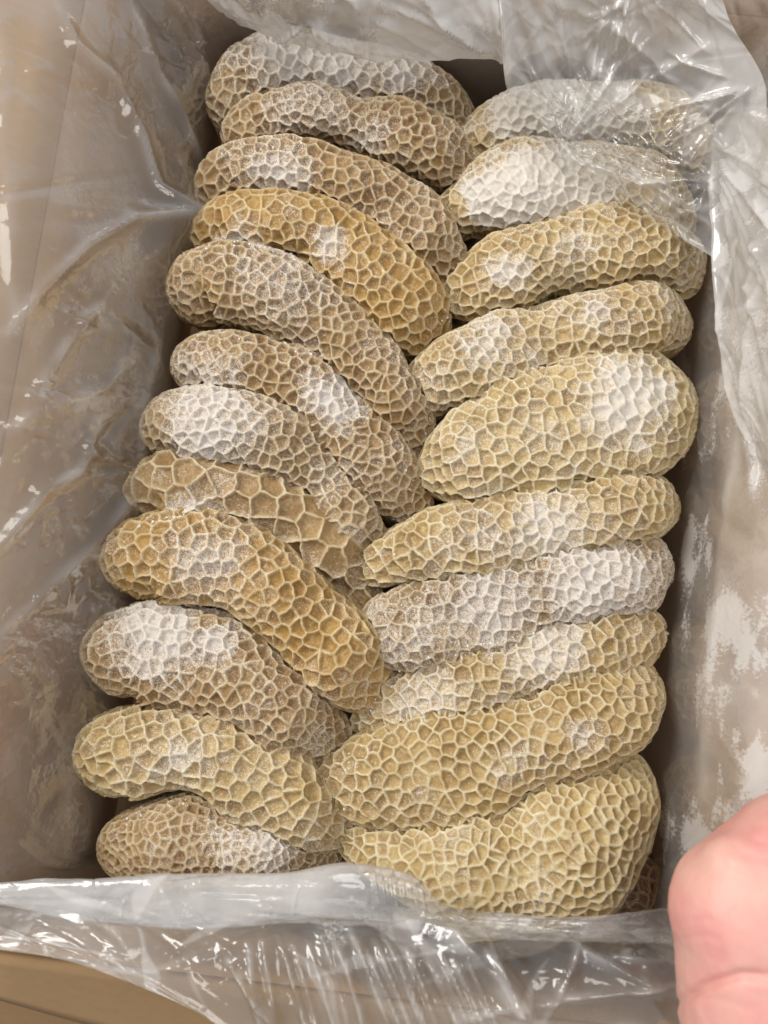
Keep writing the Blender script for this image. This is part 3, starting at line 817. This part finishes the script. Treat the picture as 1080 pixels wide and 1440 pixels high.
# the triangle of film drawn across the upper right pieces
loose_sheet('corner_drape', [
    [(700, -70, .10), (820, -66, .105), (920, -60, .11), (1000, -50, .115)],
    [(704, 30, .066), (820, 24, .07), (925, 24, .08), (1030, 34, .09)],
    [(714, 118, .030), (800, 118, .036), (920, 132, .046), (1076, 128, .078)],
    [(750, 162, .020), (830, 190, .026), (930, 222, .034), (1060, 250, .052)],
    [(798, 205, .016), (862, 262, .018), (936, 320, .018), (1008, 364, .020)]],
    [([(703, -10), (708, 60), (716, 135)], 0.010, 7), ([(800, 206), (840, 235), (900, 262), (1000, 250)], 0.009, 8), ([(805, 210), (850, 275), (930, 330), (1006, 362)], 0.006, 7),
     ([(845, 75), (820, 150), (800, 205)], 0.006, 6), ([(880, 130), (840, 160), (800, 205)], 0.006, 6), ([(960, 150), (880, 170), (805, 205)], 0.004, 6), ([(930, 40), (860, 100), (810, 190)], 0.004, 7),
     ([(1000, 60), (900, 120), (815, 195)], 0.003, 7), ([(920, 275), (960, 300), (1000, 290)], 0.006, 7), ([(880, 240), (940, 275), (1005, 320)], 0.006, 7), ([(860, 20), (900, 60), (960, 130)], 0.006, 10)] + fan(800, 208, 20, 120, 15, 50, 240, 0.0040) + fan(800, 208, -42, 8, 13, 70, 210, 0.004) + fan(890, -20, 215, 330, 18, 40, 180, 0.0035) + fan(1060, 120, 150, 230, 12, 30, 170, 0.0035) + fan(1000, 255, 140, 250, 14, 30, 120, 0.003), 203,
    lambda q, p: 0.12 + 0.38 * sstep(210, 60, q[:, 1]) + 0.22 * sstep(940, 1010, q[:, 0]),
    lambda q, p: 0.38 * sstep(150, 40, q[:, 1]) + 0.40 * fbm(p, 0.025, 305, 4), spacing=0.00105)
# the doubled film on the right wall
loose_sheet('side_fold', [
    [(1004, 170, .032), (1040, 160, .06), (1090, 150, .10), (1140, 140, .13)],
    [(1004, 300, .032), (1040, 300, .058), (1090, 295, .095), (1140, 290, .12)],
    [(1010, 420, .032), (1045, 425, .058), (1090, 430, .095), (1140, 430, .12)],
    [(1028, 545, .034), (1055, 560, .058), (1096, 570, .095), (1140, 580, .12)],
    [(1056, 640, .050), (1074, 660, .066), (1105, 680, .095), (1145, 700, .12)]],
    [([(1006, 190), (1006, 300), (1012, 420), (1030, 545), (1058, 640)], 0.005, 6), ([(1078, 380), (1055, 480), (1050, 600)], 0.006, 8), ([(1070, 330), (1060, 420)], 0.005, 6)] + fan(1000, 200, -85, -20, 20, 80, 400, 0.0035), 207,
    lambda q, p: 0.40 + 0.15 * sstep(400, 250, q[:, 1]),
    lambda q, p: 0.45 + 0.55 * fbm(p, 0.02, 309, 3), amp=0.45, n=(40, 30, 60))


# the rolled edge along the front
def cuff():
    rng = np.random.default_rng(9)
    K = catmull([(-70, 1257, 9), (0, 1257, 14), (100, 1264, 25), (200, 1266, 31), (300, 1267, 33), (400, 1262, 32), (490, 1256, 38), (560, 1266, 34), (630, 1296, 19), (760, 1306, 15), (860, 1305, 17), (945, 1302, 22), (1010, 1298, 24)], 620)
    z = 0.044 + 0.004 * np.sin(np.linspace(0, 5, len(K)))
    C = at(K[:, 0], K[:, 1], z); w = K[:, 2] * 0.475 / F
    Tn, S = ellipse_frames(C, w, w, z)
    nv = 56; th = np.linspace(0, 2 * math.pi, nv, endpoint=False)
    hh = np.clip(w * 0.42, 0.003, 0.007)
    P = C[:, None] + S[:, None] * (w[:, None] * np.cos(th))[..., None] + np.array([0, 0, 1.0]) * (hh[:, None] * np.sin(th))[..., None]
    fl_ = P.reshape(-1, 3); q = pix(fl_)
    u = np.repeat(np.linspace(0, 0.46, len(K)), nv); v = np.tile(th, len(K)) * 0.02
    Q2 = np.stack([u, v], 1)
    h = 0.0016 * fbm(fl_, 0.03, 91, 2) + crumple(Q2, rng, 90, 0.03, 0.0016, 0.0, 0.7) + crumple(Q2, rng, 200, 0.012, 0.0012)
    h += creases(q, [([(380, 1280), (560, 1290), (940, 1318)], 0.0025, 4), ([(560, 1285), (760, 1298), (945, 1304)], 0.0025, 4), ([(700, 1305), (945, 1322)], 0.0025, 4)])
    for x in np.linspace(515, 585, 9):
        h += creases(q, [([(x + rng.normal(0, 2), 1215), (x + 14, 1290)], 0.0018, 4)])
    out = (fl_ - np.repeat(C, nv, 0)); out /= np.linalg.norm(out, axis=1)[:, None] + 1e-9
    V = fl_ + out * h[:, None]
    hz = 0.46 + 0.24 * fbm(fl_, 0.025, 95, 3) + layers(Q2, rng, 40, 0.2) - 0.32 * sstep(420, 640, q[:, 0])
    mesh('rolled_edge', V, grid_faces(len(K), nv, True), MP, liner, {'haze': np.clip(hz, 0, 1), 'ice': np.clip(0.3 + 0.4 * fbm(fl_, 0.02, 97, 3), 0, 0.6) * (q[:, 0] < 520)})


cuff()
rg = np.random.default_rng(12)
pleats = []
for k in range(22):
    x = 338 + k * 15.5 + rg.normal(0, 4); y = 1308 + rg.uniform(-14, 40)
    dx = 34 + 0.10 * (x - 340) + rg.normal(0, 7)
    pleats.append(([(x, y), (x + dx * 0.5, y + 60), (x + dx, y + 130), (x + dx * 1.3, 1500)], rg.uniform(0.003, 0.007), rg.uniform(3, 7)))
pleats += [([(322, 1352), (350, 1385), (400, 1450)], 0.010, 7), ([(560, 1290), (640, 1330), (700, 1375), (745, 1450)], 0.009, 12),
           ([(600, 1300), (670, 1335), (725, 1385), (760, 1450)], 0.006, 9), ([(900, 1340), (860, 1350), (960, 1355)], 0.004, 6), ([(640, 1430), (800, 1400), (960, 1385)], 0.006, 8),
           ([(760, 1300), (810, 1340), (960, 1400)], 0.005, 8), ([(820, 1330), (760, 1440)], 0.005, 8), ([(0, 1330), (65, 1343), (140, 1365), (270, 1418)], 0.002, 5)]
loose_sheet('front_skirt', [
    [(-70, 1262, .040), (60, 1268, .042), (180, 1275, .042), (300, 1276, .042), (420, 1272, .042), (560, 1276, .042), (720, 1308, .042), (860, 1308, .044), (1010, 1302, .050)],
    [(-70, 1290, .050), (60, 1300, .056), (180, 1315, .060), (300, 1325, .062), (420, 1330, .064), (560, 1335, .064), (720, 1345, .064), (860, 1345, .066), (1010, 1340, .070)],
    [(-70, 1310, .058), (60, 1325, .063), (165, 1348, .067), (285, 1385, .069), (430, 1400, .070), (570, 1405, .070), (720, 1405, .070), (860, 1400, .072), (1010, 1390, .074)],
    [(-70, 1326, .060), (60, 1344, .066), (150, 1368, .069), (280, 1424, .070), (440, 1520, .072), (590, 1530, .072), (730, 1530, .072), (870, 1530, .074), (1010, 1520, .076)]],
    pleats, 211, lambda q, p: 0.11 + 0.12 * sstep(330, 200, q[:, 0]), lambda q, p: 0.25 + 0.4 * fbm(p, 0.03, 311, 3), amp=0.5, spacing=0.0013)


# ------------------------------------------------------------------ the hand
def hand():
    def J(px, py, z): return at(float(px), float(py), float(z))
    segs = []

    def chain(pts):
        for a, b in zip(pts[:-1], pts[1:]):
            segs.append((J(*a[:3]), a[3], J(*b[:3]), b[3]))
    # wrist and forearm, four metacarpals, curled fingers, thumb along the side
    chain([(1330, 1900, .10, .030), (1220, 1640, .115, .028), (1180, 1540, .12, .027)])
    mcp = [(1052, 1240, .120, .0175), (1112, 1198, .126, .0185), (1170, 1188, .126, .0180), (1226, 1205, .122, .0165)]
    base = [(1110, 1480, .118, .021), (1150, 1480, .122, .022), (1190, 1480, .120, .021), (1225, 1490, .116, .019)]
    for b, m in zip(base, mcp):
        chain([(1180, 1540, .12, .025), b, m])
    for (x, y, z, r), ln in zip(mcp, (1.0, 1.1, 1.02, .82)):
        chain([(x, y, z, r), (x - 8, y - 34 * ln, z - .034 * ln, .0105), (x + 8, y + 20, z - .058 * ln, .0092), (x + 26, y + 70, z - .056 * ln, .0082)])
    chain([(1150, 1500, .118, .024), (1085, 1450, .120, .024), (1030, 1430, .116, .0180), (1002, 1380, .098, .0125), (1000, 1335, .084, .0100)])
    chain([(1050, 1285, .114, .0365), (1135, 1235, .116, .041)])
    chain([(1056, 1300, .114, .0360), (1075, 1430, .112, .0400)])
    chain([(1040, 1232, .122, .020), (1022, 1330, .110, .020), (1050, 1420, .112, .022)])
    V = []; Fc = []
    for a, ra, b, rb in segs:
        d = b - a; ln = np.linalg.norm(d); d = d / ln
        x = np.cross(d, [0.31, 0.2, 0.93]); x /= np.linalg.norm(x); y = np.cross(d, x)
        rings = []
        for k in range(7):
            t = -math.pi / 2 + k * math.pi / 12 + 0.04; rings.append((a + d * ra * math.sin(t), ra * math.cos(t)))
        for k in range(7):
            t = k * math.pi / 12 - 0.04 * (k == 6); rings.append((b + d * rb * math.sin(t), rb * math.cos(t)))
        o0 = sum(len(v) for v in V); n = 20
        th = np.linspace(0, 2 * math.pi, n, endpoint=False)
        R = np.array([c + r * (np.cos(th)[:, None] * x + np.sin(th)[:, None] * y) for c, r in rings])
        V.append(R.reshape(-1, 3)); Fc.append(grid_faces(len(rings), n, True) + o0)
        o1 = o0 + len(rings) * n
        V.append(np.array([rings[0][0], rings[-1][0]]))
        caps = [[o1, o0 + (k + 1) % n, o0 + k, o0 + k] for k in range(n)]
        caps2 = [[o1 + 1, o0 + (len(rings) - 1) * n + k, o0 + (len(rings) - 1) * n + (k + 1) % n, o0 + (len(rings) - 1) * n + (k + 1) % n] for k in range(n)]
        capt = caps + caps2
        TRI.extend([c[:3] for c in capt])
    V = np.vstack(V); Fc = np.vstack(Fc)
    me = bpy.data.meshes.new('person_blank')
    me.from_pydata(V.tolist(), [], [list(map(int, f)) for f in Fc] + [list(map(int, t)) for t in TRI])
    tmp = bpy.data.objects.new('person_blank', me); COL.objects.link(tmp)
    rm = tmp.modifiers.new('r', 'REMESH'); rm.mode = 'VOXEL'; rm.voxel_size = 0.0016; rm.use_smooth_shade = True
    sm = tmp.modifiers.new('s', 'SMOOTH'); sm.factor = 0.6; sm.iterations = 45
    dg = bpy.context.evaluated_depsgraph_get()
    res = bpy.data.meshes.new_from_object(tmp.evaluated_get(dg))
    bpy.data.objects.remove(tmp)
    res.name = 'person'; res.materials.clear(); res.materials.append(MS)
    res.polygons.foreach_set('use_smooth', np.ones(len(res.polygons), bool))
    nv = len(res.vertices); co = np.empty(nv * 3, np.float32); no = np.empty(nv * 3, np.float32)
    res.vertices.foreach_get('co', co); res.vertices.foreach_get('normal', no)
    co = co.reshape(-1, 3).astype(float); no = no.reshape(-1, 3); q = pix(co)
    dh = np.zeros(nv)
    for pts, dp, wd in [([(940, 1418), (985, 1388), (1040, 1372), (1110, 1376)], 0.0034, 7), ([(950, 1300), (985, 1290), (1010, 1296)], 0.0005, 4), ([(950, 1322), (990, 1315), (1020, 1322)], 0.0005, 4),
                        ([(1000, 1190), (1020, 1215), (1050, 1225)], 0.0005, 4), ([(1020, 1170), (1040, 1198), (1075, 1208)], 0.0005, 4), ([(1045, 1160), (1062, 1182), (1090, 1190)], 0.0004, 4), ([(960, 1400), (1010, 1405), (1080, 1425)], 0.0005, 4)]:
        d, f = seg_dist(q, pts); dh -= dp * np.exp(-(d / wd) ** 2) * np.clip(np.sin(math.pi * np.clip(f, 0.08, 0.92)) * 1.5, 0, 1)
    dh += 0.0006 * fbm(co, 0.012, 401, 3) + 0.00018 * noise(co, 0.0022, 403)
    co = co + no * dh[:, None]
    res.vertices.foreach_set('co', co.astype(np.float32).ravel()); res.update()
    o = bpy.data.objects.new('person', res); COL.objects.link(o)
    tag(o, 'bare pink hand gripping the plastic at the lower right edge of the carton', 'person')
    return o


TRI = []
hand()

print('triangles', TRIS)
